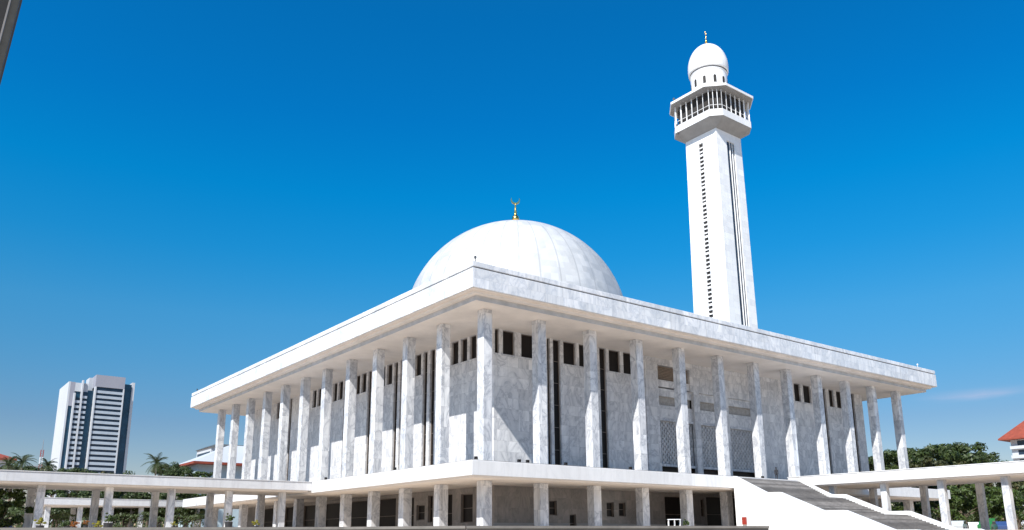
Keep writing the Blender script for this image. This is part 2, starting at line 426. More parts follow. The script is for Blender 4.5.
# portal in the middle of the right front
portal = MB()
ub(portal, (3.981, RW-.01, .0045), (4.30, RW+.16, 1.999)); ub(portal, (7.02, RW-.01, .0045), (7.349, RW+.16, 1.999))
for c in (5.30, 6.12): ub(portal, (c-.075, RW-.005, .0045), (c+.075, RW+.06, 1.5995))
ub(portal, (4.3005, RW+.02, 1.60), (7.0195, RW+.16, 1.999)) if False else None
ub(portal, (5.15, RW+.0, 1.60), (7.0195, RW+.16, 2.0)); 
ub(portal, (4.3005, RW+.02, 1.62), (5.1495, RW+.16, 1.74)) ; ub(portal, (3.981, RW+.0, 2.0), (7.349, RW+.16, WZ-.0005))
part(portal, 'portal', M['wallm'])
# brown louvre panel high in the portal
lv = MB()
for i in range(9): ub(lv, (4.302, RW+.05, 1.745+i*.028), (5.148, RW+.07, 1.762+i*.028))
ub(lv, (4.302, RW+.08, 1.742), (5.148, RW+.09, 1.998)); part(lv, 'louvre_panel', M['brown'])
# lattice screens between the pilasters
def lattice(x0, x1, z0, z1):
    b = MB(); nx = max(3, int((x1-x0)/.045)); nz = max(3, int((z1-z0)/.045)); y0, y1 = RW+.07, RW+.082
    for i in range(nx+1):
        x = x0+(x1-x0)*i/nx; ub(b, (x-.006, y0, z0), (x+.006, y1, z1))
    for j in range(nz+1):
        z = z0+(z1-z0)*j/nz; ub(b, (x0, y0+.0125, z-.006), (x1, y1+.0125, z+.006))
    for i in range(nx):
        for j in range(nz):
            if (i*7+j*3) % 2 == 0:
                xa = x0+(x1-x0)*(i+.25)/nx; xb = x0+(x1-x0)*(i+.75)/nx; za = z0+(z1-z0)*(j+.25)/nz; zb = z0+(z1-z0)*(j+.75)/nz
                ub(b, (xa, y0+.003, za), (xb, y0+.009, zb))
    part(b, 'lattice_screen', M['wallm'])
for x0, x1 in ((4.32, 5.21), (5.39, 6.03), (6.21, 7.0)):
    lattice(x0, x1, .28, 1.02)
    part(ub(MB(), (x0-.015, RW+.03, 1.025), (x1+.015, RW+.075, 1.06)), 'transom', M['marble'])
    part(ub(MB(), (x0-.0195, RW+.05, 1.0605), (x1+.0195, RW+.10, 1.30)), 'portal_panel', M['wallm'])
    part(ub(MB(), (x0-.0195, RW+.05, 1.46), (x1+.0195, RW+.10, 1.5995)), 'portal_panel', M['wallm'])
    part(ub(MB(), (x0-.015, RW+.03, .235), (x1+.015, RW+.075, .275)), 'transom', M['marble'])
    part(ub(MB(), (x0-.0195, RW+.12, .0045), (x1+.0195, RW+.13, .235)), 'door', M['glass'])
    part(ub(MB(), (x0-.0195, RW+.10, .2755), (x1+.0195, RW+.11, 1.0245)), 'screen_back', M['screen_back'])
    part(ub(MB(), (x0-.0195, RW+.101, 1.3005), (x1+.0195, RW+.111, 1.4595)), 'louvre_panel', M['screen_back'])
# sparse vertical ribs behind the lattice
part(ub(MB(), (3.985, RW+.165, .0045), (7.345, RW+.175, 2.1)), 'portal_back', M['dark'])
# ground-floor walls
gh = [(1.80, 1.95, -.62, -.40), (2.2, 2.33, GF+.001, -.60), (2.98, 3.14, -.63, -.40), (3.25, 3.40, -.62, -.40), (4.33, 5.05, GF+.001, -.27), (5.25, 5.35, -.6, -.3), (5.40, 6.3, GF+.001, -.25), (7.3, 7.9, GF+.001, -.27), (8.4, 9.0, -.62, -.40), (9.5, 10.1, GF+.001, -.27)]
ghL = [(1.0, 1.16, -.72, -.30), (1.30, 1.62, -.72, -.30), (1.85, 2.05, GF+.001, -.28), (2.42, 2.56, -.70, -.28), (2.66, 2.92, -.66, -.42), (3.0, 3.2, GF+.001, -.28), (3.6, 4.4, GF+.001, -.27), (4.6, 5.5, GF+.001, -.27), (5.65, 6.5, GF+.001, -.27), (6.65, 7.5, GF+.001, -.27), (7.65, 8.5, GF+.001, -.27), (9.0, 9.9, GF+.001, -.27)]
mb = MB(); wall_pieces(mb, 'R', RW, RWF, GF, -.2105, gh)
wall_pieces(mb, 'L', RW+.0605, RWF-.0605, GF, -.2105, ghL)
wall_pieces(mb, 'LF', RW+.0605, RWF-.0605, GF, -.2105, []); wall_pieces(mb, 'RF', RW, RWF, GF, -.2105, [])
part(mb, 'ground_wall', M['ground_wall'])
for h in gh: pane('R', *h, name='ground_window' if h[2] > GF+.01 else 'ground_door', bars=1)
for h in ghL: pane('L', *h, name='ground_window' if h[2] > GF+.01 else 'ground_door', bars=1)
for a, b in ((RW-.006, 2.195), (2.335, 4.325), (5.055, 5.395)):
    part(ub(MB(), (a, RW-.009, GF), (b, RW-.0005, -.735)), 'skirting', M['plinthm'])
# recessed ceiling lamps under the slab
for (x, y) in [(.3+k, .28) for k in range(6)] + [(.28, k+.45) for k in range(1, 8)]:
    part(MB().lathe([(.13, U(0, 0, -.2125).z), (.13, U(0, 0, -.2102).z)], 16, (x*S, y*S)), 'ceiling_lamp', M['white_paint'])

# main dome
DC = U(5.4, 6.243, 0); DR = 2.68*S; DZ = 3.91
drum = MB().lathe([(DR*.985, U(0, 0, 2.5925).z), (DR*.985, U(0, 0, DZ-.12).z), (DR*1.0, U(0, 0, DZ-.12).z+.02), (DR*1.0, U(0, 0, DZ).z)], 96, (DC.x, DC.y))
part(drum, 'drum', M['white'], smooth=False)
prof = [(DR*math.cos(a), DR*.985*math.sin(a)) for a in [math.pi/2*i/40 for i in range(41)]]; prof[-1] = (.02, prof[-1][1])
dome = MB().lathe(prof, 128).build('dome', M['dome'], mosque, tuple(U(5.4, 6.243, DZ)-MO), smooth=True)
def crescent(R, w, th):
    n = 28; b = MB(); off = R*.30; r2 = R*.80
    out = []; inn = []
    for i in range(n+1):
        a = rad(-215 + 250*i/n)     # opening at the top
        t = i/n; k = max(0.02, math.sin(math.pi*t))**.8
        out.append((R*math.cos(a), R*math.sin(a))); rr = R - w*k; inn.append((rr*math.cos(a), rr*math.sin(a)))
    rings = []
    for (ox, oz), (ix, iz) in zip(out, inn):
        rings.append([(ox, -th/2, oz), (ox, th/2, oz), (ix, th/2, iz), (ix, -th/2, iz)])
    b.rings(rings); return b
def finial(parent, loc, h, cr, rz, k=1.0):
    f = MB().lathe([(r*k, z*h) for r, z in [(.62, 0), (.66, .03), (.5, .06), (.36, .10), (.30, .16), (.34, .17), (.50, .22), (.58, .27), (.50, .33), (.30, .37), (.22, .40), (.20, .42), (.24, .44), (.15, .55), (.11, .66), (.14, .68), (.10, .70), (.02, .72)]], 20).build('finial', M['gold'], parent, loc, smooth=True)
    c = crescent(cr, cr*.38, cr*.22).build('crescent', M['gold'], f, (0, 0, h*.70+cr*.95)); c.rotation_euler.z = rz
    fix_normals(c.data)
    return f
VR = math.atan2(r0.y, r0.x)
finial(mosque, tuple(U(5.4, 6.243, DZ+2.68*.985-.01)-MO), 6.9, .85, VR+.1, 1.2)

# floodlights on the terrace edge
fl = None
def make_flood():
    t = thing('floodlight', 'x', 'floodlight', group='small floodlights on the mosque ledges')
    MB().box((-.16, -.1, 0), (.16, .1, .05)).build('base', M['lamp'], t)
    b = MB().box((-.2, -.14, .1), (.2, .14, .42)); b.build('housing', M['lamp'], t)
    MB().box((-.17, -.15, .13), (.17, -.142, .39)).build('lens', M['glass'], t)
    MB().box((-.24, -.03, .04), (-.205, .03, .3)).build('bracket', M['lamp'], t); MB().box((.205, -.03, .04), (.24, .03, .3)).build('bracket', M['lamp'], t)
    return t
FL = [(-.33, -.37, VR, 'dark floodlight standing on the front corner of the raised floor'),
      (.36, -.36, 0, 'left one of two dark floodlights in the first bay of the right side'),
      (.50, -.36, 0, 'right one of two dark floodlights in the first bay of the right side'),
      (1.16, -.36, 0, 'dark floodlight right beside the foot of the second column of the right side'),
      (2.4, -.36, 0, 'dark floodlight on the ledge between third and fourth column of the right side'),
      (5.6, -.30, 0, 'floodlight at the head of the stairs on the ledge'),
      (-.37, 1.62, -1.57, 'dark floodlight on the white left ledge, nearest the front corner'),
      (-.37, 3.95, -1.57, 'dark floodlight on the left ledge just before the walkway joins it'),
      (-.2, 5.1, -1.57, 'dark floodlight on the left ledge above the walkway roof joint'),
      (-.2, 6.6, -1.57, 'dark floodlight on the left ledge, far along behind the walkway')]
base = make_flood()
for i, (x, y, rz, lb) in enumerate(FL):
    loc = tuple(U(x, y, .0045)) if y > 0 or True else None
    if i == 0: base.location = loc; base.rotation_euler.z = rz; base['label'] = lb; base.scale = (.8,)*3
    else: dup(base, loc, rz, lb, .8)
# beacons on the roof corners
def beacon(p, lb, m):
    t = thing('roof_beacon', lb, 'lamp', p, group='small lamps on the roof corners'); t.scale = (.75, .75, .6)
    MB().lathe([(.12, 0), (.12, .06), (.05, .07), (.05, .5), (.14, .52), (.16, .6), (.16, .85), (.08, .95), (.02, .97)], 12).build('lamp', M[m], t, smooth=False)
    MB().lathe([(.17, .62), (.17, .66)], 12).build('collar', M['steel_light'], t)
beacon(tuple(U(-.40, -.43, 2.5925)), 'small dark lamp on the front corner of the roof', 'lamp')
beacon(tuple(U(-.41, 11.6, 2.5925)), 'small dark lamp at the far left end of the roof', 'lamp')
beacon(tuple(U(11.2, -.42, 2.5925)), 'small white lamp near the far right end of the roof', 'white_paint')

# ------------------------------------------------------------------ staircase
X0, X1 = 4.64, 6.5
PR = [(-.439, 0.0), (-1.02, -.288), (-1.257, -.291), (-1.965, -.588), (-2.304, -.59), (-2.99, -.868), (-3.3, -.87), (-4.0, -1.158)]
stair = thing('staircase', 'broad outdoor staircase with white side walls climbing to the raised floor', 'staircase', tuple(U(5.6, -2.9, GF)))
SO = U(5.6, -2.9, GF); GZ = -8.69/S
def spart(mbx, name, mat, bevel=0):
    o = mbx.build(name, mat, stair); o.data.transform(Matrix.Translation(-SO)); fix_normals(o.data)
    if bevel:
        b = o.modifiers.new('bevel', 'BEVEL'); b.width = bevel; b.segments = 2
    return o
def side_wall(xa, xb, lift):
    pr = [(PR[0][0], GZ)] + [(y, z+lift-.03) for y, z in PR[:-1]] + [(PR[-1][0], GZ)]
    pr2 = [(PR[0][0], PR[0][1]+lift-.0297)] + [(y, z+lift-.0297) for y, z in PR[1:-1]] + [(PR[-1][0]-.05, GF+.001)]
    b = MB(); b.rings([[tuple(U(xa, y, z)) for y, z in pr], [tuple(U(xb, y, z)) for y, z in pr]]); spart(b, 'side_wall', M['white'])
    top = [(y, z+lift) for y, z in PR[:-1]] + [(PR[-1][0]-.06, PR[-1][1]+.035)]
    bot = [(y, z+lift-.0295) for y, z in PR[:-1]] + [(PR[-1][0]-.06, GZ+.001)]
    ring = top + bot[::-1]
    b = MB(); b.rings([[tuple(U(xa-.006, y, z)) for y, z in ring], [tuple(U(xb+.006, y, z)) for y, z in ring]]); spart(b, 'coping', M['white'])
side_wall(X0, X0+.09, 0.003); side_wall(X1-.09, X1, .02)
# treads
tr = MB(); lev = -.035
flights = [((-.439), 0-.01, -1.03, -.33), (-1.25, -.33, -1.97, -.63), (-2.30, -.63, -2.99, -.905), (-3.3, -.905, -3.95, GZ)]
for (ya, za, yb, zb) in flights:
    n = max(4, int(round((za-zb)*S/.16)))
    for i in range(n):
        y1 = ya + (yb-ya)*i/n; y2 = ya+(yb-ya)*(i+1)/n; z = za+(zb-za)*(i+1)/n + (.16/S if False else 0)
        zt = za+(zb-za)*(i+.5)/n
        if zt-GZ > .003: ub(tr, (X0+.091, y2, GZ), (X1-.091, y1-.0005, zt))
ub(tr, (X0+.091, -1.2495, GZ), (X1-.091, -1.0305, -.33)); ub(tr, (X0+.091, -2.2995, GZ), (X1-.091, -1.9705, -.63)); ub(tr, (X0+.091, -3.2995, GZ), (X1-.091, -2.9905, -.905))
ms = M['stair_stone'] = M['step'].copy(); ms.name = 'stair_stone'; t_ = ms.node_tree
g_ = t_.nodes.new('ShaderNodeNewGeometry'); bs_ = t_.nodes['Principled BSDF']; src = bs_.inputs['Base Color'].links[0].from_socket
rr_ = ramp(t_, g_.outputs['Random Per Island'], [(0, .62), (.5, .95), (1, 1.35)])
t_.links.new(mixc(t_, 1, src, rr_, 'MULTIPLY'), bs_.inputs['Base Color'])
spart(tr, 'steps', ms)

# ------------------------------------------------------------------ covered walkways
def walkway(label, x0, x1, y0, y1, ztop, thick, cols, cat='covered walkway', w=.102):
    o_ = U((x0+x1)/2, (y0+y1)/2, GF)
    t = thing('covered_walkway', label, cat, tuple(o_), group='flat roofed white walkways on square columns')
    def p_(mbx, name, mat, bevel=0):
        o = mbx.build(name, mat, t); o.data.transform(Matrix.Translation(-o_))
        if bevel:
            b = o.modifiers.new('bevel', 'BEVEL'); b.width = bevel; b.segments = 2
    p_(ub(MB(), (x0, y0, ztop-thick), (x1, y1, ztop-.012)), 'roof_slab', M['slabw'] if x1 < 3 else M['slabm'], .03)
    p_(ub(MB(), (x0-.008, y0-.008, ztop-.0117), (x1+.008, y1+.008, ztop)), 'roof_coping', M['slabw'] if x1 < 3 else M['slabm'])
    p_(ub(MB(), (x0+.05, y0+.05, ztop-thick-.022), (x1-.05, y1-.05, ztop-thick-.0003)), 'ceiling', M['soffit'])
    h = (ztop-thick-.0225-GF)*S
    me = col_mesh(h, w*S, M['marble'], 'column')
    for (x, y) in cols:
        o = link('column', me, t, U(x, y, GF)-o_); bv = o.modifiers.new('bevel', 'BEVEL'); bv.width = .03; bv.segments = 1
    return t
xs = [-.895-.89*i for i in range(9)]
walkway('white walkway joining the left side of the mosque and running out of the photo', -8.6, -.4375, 4.34, 5.86, -.004, .15,
        [(x, 4.56) for x in xs]+[(x, 5.52) for x in xs])
xs = [-3.25+.66*i for i in range(6)]
walkway('farther pale walkway seen under the left walkway roof', -3.35, .2, 12.3, 13.6, -.004, .16, [(x, 12.45) for x in xs]+[(x, 13.3) for x in xs])
ys = [-.80-.93*i for i in range(9)]
walkway('bright white walkway with square columns on the right beside the staircase', 6.75, 8.45, -8.9, .0, .095, .17,
        [(6.9, y) for y in ys]+[(8.2, y) for y in ys])

# ------------------------------------------------------------------ minaret
MX, MY = 14.0, 6.69
mo = U(MX, MY, GF)
mina = thing('minaret', 'tall white square minaret with lookout gallery and small dome behind the mosque', 'minaret', tuple(mo))
zz = lambda z: (z-GF)*S
def mp(mbx, name, mat, parent=None, smooth=False, fix=True):
    o = mbx.build(name, mat, parent or mina, smooth=smooth)
    if fix: fix_normals(o.data)
    return o
def hw(z): return (.680 + (.626-.680)*(z-5.362)/(11.792-5.362))*S
ZB, ZT_ = GF, 11.80
# shaft with a recessed slot down the -X and -Y faces
def ring_sh(z, dx):
    h = hw(z); a = .10*S; d = .045*S; c = .155*S; d2 = .036*S
    # start (-h,-h), go +X along -Y face, then +X face, +Y face, -X face back
    return [(-h, -h), (-.125*S, -h), (-.125*S, -h+d2), (.26*S, -h+d2), (.26*S, -h), (h, -h), (h, h), (-h, h),
            (-h, a), (-h+d, a), (-h+d, -a), (-h, -a)]
mb = MB(); zs = [ZB, 11.5]; 
rings = [[(x, y, zz(z)) for x, y in ring_sh(z, 0)] for z in zs]
mb.rings(rings); mp(mb, 'shaft', M['white'])
mb = MB(); rings = []
for z in (11.5, 11.80): h = hw(z); rings.append([(-h, -h, zz(z)), (h, -h, zz(z)), (h, h, zz(z)), (-h, h, zz(z))])
mb.rings(rings); mp(mb, 'shaft_head', M['white'])
# fins in the slot of the -Y face
for x0, x1 in ((.03, .05), (.15, .172)):
    b = MB(); r_ = []
    for z in (ZB, 11.49):
        h = hw(z); r_.append([(x0*S, -h+.005*S, zz(z)), (x1*S, -h+.005*S, zz(z)), (x1*S, -h+.034*S, zz(z)), (x0*S, -h+.034*S, zz(z))])
    b.rings(r_); mp(b, 'fin', M['white'])
# dark slot backing
b = MB(); r_ = []
for z in (ZB, 11.49):
    h = hw(z); r_.append([(-.123*S, -h+.0345*S, zz(z)), (.258*S, -h+.0345*S, zz(z)), (.258*S, -h+.0357*S, zz(z)), (-.123*S, -h+.0357*S, zz(z))])
b.rings(r_); mp(b, 'slot_glass', M['tower_win'])
# staggered vent blocks in the -X slot
b = MB(); bb = MB(); z = 4.6; i = 0
r_ = []
for z_ in (ZB, 11.49):
    h = hw(z_); r_.append([(-h+.0405*S, -.099*S, zz(z_)), (-h+.0447*S, -.099*S, zz(z_)), (-h+.0447*S, .099*S, zz(z_)), (-h+.0405*S, .099*S, zz(z_))])
bb.rings(r_); mp(bb, 'vent_recess', M['dark'])
z = 3.2
while z < 11.45:
    h = hw(z); t_ = .04 if i % 4 else .07
    b.box((-h+.004*S, -.0695*S, zz(z)), (-h+.040*S, .0985*S, zz(z+t_)))
    z += .14; i += 1
mp(b, 'vent_grille', M['white'])
b = MB(); r_ = []
for z_ in (ZB, 11.49):
    h = hw(z_); r_.append([(-h+.003*S, -.099*S, zz(z_)), (-h+.0395*S, -.099*S, zz(z_)), (-h+.0395*S, -.07*S, zz(z_)), (-h+.003*S, -.07*S, zz(z_))])
b.rings(r_); mp(b, 'vent_fin', M['white'])
M['corbelm'] = plain('corbel_render', (.30, .295, .29), .7, var=.25, sc=.4)
def oct_(H, a): return [(-a, -H), (a, -H), (H, -a), (H, a), (a, H), (-a, H), (-H, a), (-H, -a)]
def oring(H, a, z): return [(x*S, y*S, zz(z)) for x, y in oct_(H, a)]
h8 = .626
mp(MB().rings([oring(.64, .635, 11.79), oring(.99, .69, 12.02), oring(1.007, .713, 12.04)]), 'corbel', M['corbelm'])
mp(MB().rings([oring(1.01, .715, 12.041), oring(1.01, .715, 12.275)]), 'parapet', M['white'])
mp(MB().rings([oring(.885, .62, 12.276), oring(.885, .62, 12.981)]), 'lookout_core', M['dark'])
mp(MB().rings([oring(.9, .66, 12.982), oring(1.165, .69, 13.018), oring(1.165, .69, 13.021)]), 'gallery_soffit', M['corbelm'])
mp(MB().rings([oring(1.19, .693, 13.022), oring(1.19, .693, 13.10), oring(1.0, .6, 13.16)]), 'gallery_roof', M['white'])
# mullions: leaning out towards the top
oc = oct_(.99, .70)
for i in range(8):
    a = Vector((*oc[i], 0)); b_ = Vector((*oc[(i+1) % 8], 0)); L = (b_-a).length
    n = 6 if L > .8 else 3
    d = (b_-a).normalized()
    for j in range(n):
        p = a + (b_-a)*(j/n)
        q = Vector((-p.x, -p.y, 0)).normalized()
        mb = MB(); wv = .019
        c = [p - d*wv*.5, p + d*wv*.5, p + d*wv*.5 + q*.035, p - d*wv*.5 + q*.035]
        mb.rings([[(v.x*S, v.y*S, zz(12.2755)) for v in c], [(v.x*S, v.y*S, zz(12.98)) for v in c]])
        mp(mb, 'mullion', M['white'])
rl = MB()
for i in range(8):
    a = Vector((*oct_(.93, .66)[i], 0)); b_ = Vector((*oct_(.93, .66)[(i+1) % 8], 0))
    rl.tube([(a.x*S, a.y*S, zz(12.47)), (b_.x*S, b_.y*S, zz(12.47))], [.07, .07], 6)
mp(rl, 'railing', M['white'])
dr = mp(MB().lathe([(.60*S, zz(13.13)), (.60*S, zz(14.12)), (.615*S, zz(14.13)), (.615*S, zz(14.16))], 48), 'lantern', M['white'])
for j in range(11):
    a = rad(360/11*j + 8); c = Vector((math.cos(a), math.sin(a), 0)); tdir = Vector((-c.y, c.x, 0))
    pts = []
    prof_ = [(-.05, 13.60), (.05, 13.60), (.05, 13.82)] + [(.05*math.cos(rad(t)), 13.82+.06*math.sin(rad(t))) for t in (30, 60, 90, 120, 150)] + [(-.05, 13.82)]
    mb = MB(); mb.rings([[tuple((c*k+tdir*u)*S + Vector((0, 0, zz(z)))) for u, z in prof_] for k in (.592, .604)])
    o = mp(mb, 'lantern_window', M['dark'], dr)
mp(MB().lathe([(.625*S, zz(14.162)), (.625*S, zz(14.20))], 48), 'dome_seam', M['seam'])
pf = [(.668*S*math.cos(a), zz(14.42)+.90*S*math.sin(a)) for a in [rad(-14)+(math.pi/2+rad(14))*i/28 for i in range(29)]]; pf[-1] = (.02, pf[-1][1])
md = mp(MB().lathe(pf, 64), 'dome', M['white'], smooth=True)
finial(mina, (0, 0, zz(15.32)), 4.6, .55, VR+1.1, .62)
# loudspeakers on the minaret head
for (x, y, z, rz) in ((-1.03, .62, 12.0, 3.1), (-1.03, .62, 12.3, 3.1), (1.0, -.75, 12.55, -1.2), (-1.2, .55, 13.16, 3.1)):
    b = MB().lathe([(.3, 0), (.26, .1), (.12, .35), (.1, .6), (.02, .62)], 12)
    o = b.build('loudspeaker', M['steel_grey'], mina, (x*S, y*S, zz(z))); o.rotation_euler = (0, rad(-90), rz)

# ------------------------------------------------------------------ office tower on the left
TY = 75.0; TK = 75/53
def tx(px, y=TY, py=420):
    d = ray(px, py); return CAM.x/S + d.x/d.y*(y-CAM.y/S)
def tz(px, py, y=TY):
    d = ray(px, py); return CAM.z + d.z/d.y*(y*S-CAM.y)
to = Vector((tx(95)*S, TY*S, gz))
tower = thing('office_tower', 'tall white office tower with dark blue glass strips rising far left', 'building', tuple(to))
def tp(name, mat, a, b, parent=None):
    mb = MB(); mb.box((a[0]-to.x, a[1]-to.y, a[2]-to.z), (b[0]-to.x, b[1]-to.y, b[2]-to.z)); return mb.build(name, mat, parent or tower)
xs_ = {k: tx(k)*S for k in (59, 64, 67, 71, 74, 80, 83, 90, 92.5, 94.5, 97, 120, 122, 124, 131, 134)}
yF = TY*S; H0 = tz(66, 381); HC = tz(97, 375.5); HG = tz(90, 381)
xa, xb = tx(66.5, py=395)*S, tx(132.5, py=395)*S
xl = lambda px: tx(px, py=400)*S
DEP = 38; HR = tz(131, 384)
tp('glass_wall', M['tower_glass'], (xl(68.6)+.01, yF+.5, gz), (xl(121.5), yF+DEP-1, H0-5))
tp('end_wall', M['tower_white'], (xl(66.8), yF-.2, gz), (xl(68.6), yF+DEP, H0))
tp('glass_wall', M['tower_glass'], (xl(121.5)+.01, yF+.5, gz), (xl(130.5), yF+DEP-1, HR-.5))
tp('end_wall', M['tower_white'], (xl(130.5)+.01, yF-.7, gz), (xl(133.2), yF+DEP, HR+1))
tp('parapet', M['tower_grey'], (xl(68.6)+.01, yF-.2, H0-17), (xl(73.5), yF+.49, H0-.1))
tp('parapet', M['tower_white'], (xl(73.5), yF-.2, H0-6.5), (xl(87)-.2, yF+.49, H0-.4))
for (pa, pb) in ((74.3, 79.6), (81.4, 86.3)):
    top_ = H0-(11 if pa < 78 else 6.6)
    tp('fin', M['tower_white'], (xl(pa)-1.0, yF-2.6, gz), (xl(pa), yF+.49, top_+(3 if pa < 78 else 8)))
    tp('bay_wall', M['tower_win'], (xl(pa)+.01, yF-.8, gz), (xl(pb), yF+.49, top_))
    z = gz; mb = MB()
    while z < top_-2:
        tp('balcony', M['tower_band'], (xl(pa)+.02, yF-1.9, z), (xl(pb), yF-.81, z+1.75)); z += 3.55
ya = yF-3.6
tp('centre_block', M['tower_win'], (xl(94.2), ya+.6, gz), (xl(121)-.01, yF+.49, HC-8.6))
tp('crown', M['tower_grey'], (xl(92.8), ya, HC-8.5), (xl(122.2), yF+22, HC))
tp('fin', M['tower_white'], (xl(92.8), ya-.4, gz), (xl(94.2)-.01, yF+.49, HC-8.51)); tp('fin', M['tower_white'], (xl(121), ya-.4, gz), (xl(122.2), yF+.49, HC-8.51))
z = gz
while z < HC-10.5:
    tp('spandrel', M['tower_band'], (xl(94.2)+.01, ya+.1, z), (xl(121)-.02, ya+.59, z+1.9)); z += 3.58
tp('plant_room', M['tower_white'], (xl(88.5), yF+6, HC-12), (xl(92.8)-.01, yF+18, HC-1))

# ------------------------------------------------------------------ other buildings
def bat(px, py, depth): return at(px, py, depth)
# red-roofed block on the right
ec = at(998, 440.5, 40)
rb = thing('apartment_building', 'white building with red hipped tile roof at the right edge of the photo', 'building', (ec.x+27, ec.y-17, gz), rad(0))
zh = ec.z-gz+2.6
mb = MB().box((-24, -14, 0), (24, 14, zh-2.5)); mb.build('wall', M['tower_white'], rb)
k = 0; z = zh-2.6-3.3*1
for f_ in range(9):
    zf = zh-2.6-3.4*(f_+.0)
    if zf < 3: break
    MB().box((-25.2, -15.4, zf-4.0+.6), (25.2, -14.01, zf-4.0+1.7)).box((-25.2, -14.0, zf-3.4), (-24.01, 14, zf-2.3)).build('balcony', M['tower_white'], rb)
    for i in range(9):
        x = -22.6+5.2*i
        MB().box((x, -14.06, zf-2.1), (x+4.2, -14.01, zf-.4)).build('window', M['tower_win'], rb)
    for i in range(4):
        y = -12.5+6.5*i; MB().box((-24.06, y, zf-2.1), (-24.01, y+4.8, zf-.4)).build('window', M['tower_win'], rb)
mb = MB(); R_ = [(-27, -17), (27, -17), (27, 17), (-27, 17)]
mb.rings([[(x, y, zh-2.6) for x, y in R_], [(x, y, zh-2.1) for x, y in R_], [(-9, -.6, zh+14), (9, -.6, zh+14), (9, .6, zh+14), (-9, .6, zh+14)]])
o = mb.build('roof', M['red_tile'], rb); fix_normals(o.data)
# low hall with a white roof and red eave on the left
c = ground_at(222, 27, gz)
lh = thing('pavilion_building', 'low pavilion with white pitched roof and red eave behind the left columns', 'building', tuple(c), rad(0))
ze = at(196, 464.5, 26).z-gz
MB().box((-8, -6, 0), (9, 8, ze-.02)).build('wall', plain('pale_blue_wall', (.4, .5, .55), .6), lh)
mb = MB(); a_ = 9.5; R_ = [(-a_, -8), (11, -8), (11, 9.5), (-a_, 9.5)]
mb.rings([[(x, y, ze) for x, y in R_], [(x*1.0, y*1.0, ze+.55) for x, y in R_]]); o = mb.build('eave', M['red_tile'], lh); fix_normals(o.data)
mb = MB(); mb.rings([[(x*.99, y*.99, ze+.56) for x, y in R_], [(1, -1, ze+5.5), (6, -1, ze+5.5), (6, 1, ze+5.5), (1, 1, ze+5.5)]]); o = mb.build('roof', M['tower_white'], lh); fix_normals(o.data)
# pale block with dark window bands behind the far left columns
c = ground_at(252, 33, gz)
pb = thing('office_block', 'pale block with dark window bands glimpsed between the far left columns', 'building', tuple(c))
zt = at(236, 446, 32).z-gz
MB().box((-13, 0, 0), (16, 14, zt)).build('wall', M['tower_white'], pb)
for i in range(5):
    z = zt-1.2-3.6*i
    MB().box((-12.4, -.05, z-1.9), (15.4, -.01, z)).build('window_band', M['tower_win'], pb)
    MB().box((-13.06, .8, z-1.9), (-13.01, 13.2, z)).build('window_band', M['tower_win'], pb)
MB().rings([[(-13.5, -.5, zt+.01), (16.5, -.5, zt+.01), (16.5, 14.5, zt+.01), (-13.5, 14.5, zt+.01)], [(-11, 1.5, zt+1.2), (14, 1.5, zt+1.2), (14, 13, zt+1.2), (-11, 13, zt+1.2)]]).build('roof', M['steel_grey'], pb)
# tip of a roof at the far left
c = ground_at(-30, 34, gz); zt = at(3, 450.5, 33).z-gz
rb2 = thing('roofed_house', 'house with a red tiled roof just showing at the left edge', 'house', tuple(c))
MB().box((-10, -6, 0), (9.5, 6, zt-2)).build('wall', M['tower_white'], rb2)
mb = MB(); mb.rings([[(-11.5, -7.5, zt-2), (11.2, -7.5, zt-2), (11.2, 7.5, zt-2), (-11.5, 7.5, zt-2)], [(-11.5, -7.5, zt-1.5), (11.2, -7.5, zt-1.5), (11.2, 7.5, zt-1.5), (-11.5, 7.5, zt-1.5)], [(-6, -.3, zt+1), (5, -.3, zt+1), (5, .3, zt+1), (-6, .3, zt+1)]])
o = mb.build('roof', M['red_tile'], rb2); fix_normals(o.data)
# radio mast
c = ground_at(38.5, 36, gz); zt = at(38.5, 449, 36).z-gz
mast = thing('radio_mast', 'thin red and white radio mast beside the office tower', 'mast', tuple(c))
for i in range(12):
    z0_, z1_ = zt*i/12+.01, zt*(i+1)/12; mm_ = MB()
    for sx_, sy_ in ((-1, -1), (1, -1), (1, 1), (-1, 1)): mm_.tube([(sx_*.4, sy_*.4, z0_), (sx_*.4, sy_*.4, z1_)], [.07, .07], 5)
    for q_ in range(3):
        za_ = z0_+(z1_-z0_)*q_/3; zb_ = z0_+(z1_-z0_)*(q_+1)/3
        for c1, c2 in (((-.4, -.4), (.4, -.4)), ((.4, -.4), (.4, .4)), ((.4, .4), (-.4, .4)), ((-.4, .4), (-.4, -.4))): mm_.tube([(c1[0], c1[1], za_), (c2[0], c2[1], zb_)], [.045, .045], 4)
    mm_.build('mast_section', M['red'] if i % 2 else M['white_paint'], mast)
b = MB().tube([(-4.2, 3, zt-5.5), (4.2, -3, zt-5.5)], [.18, .18], 6); b.tube([(-3, 2, zt-8.5), (3, -2, zt-8.5)], [.18, .18], 6).tube([(0, 0, zt), (0, 0, zt+3.5)], [.14, .06], 6); b.build('antenna_arms', M['steel_light'], mast)

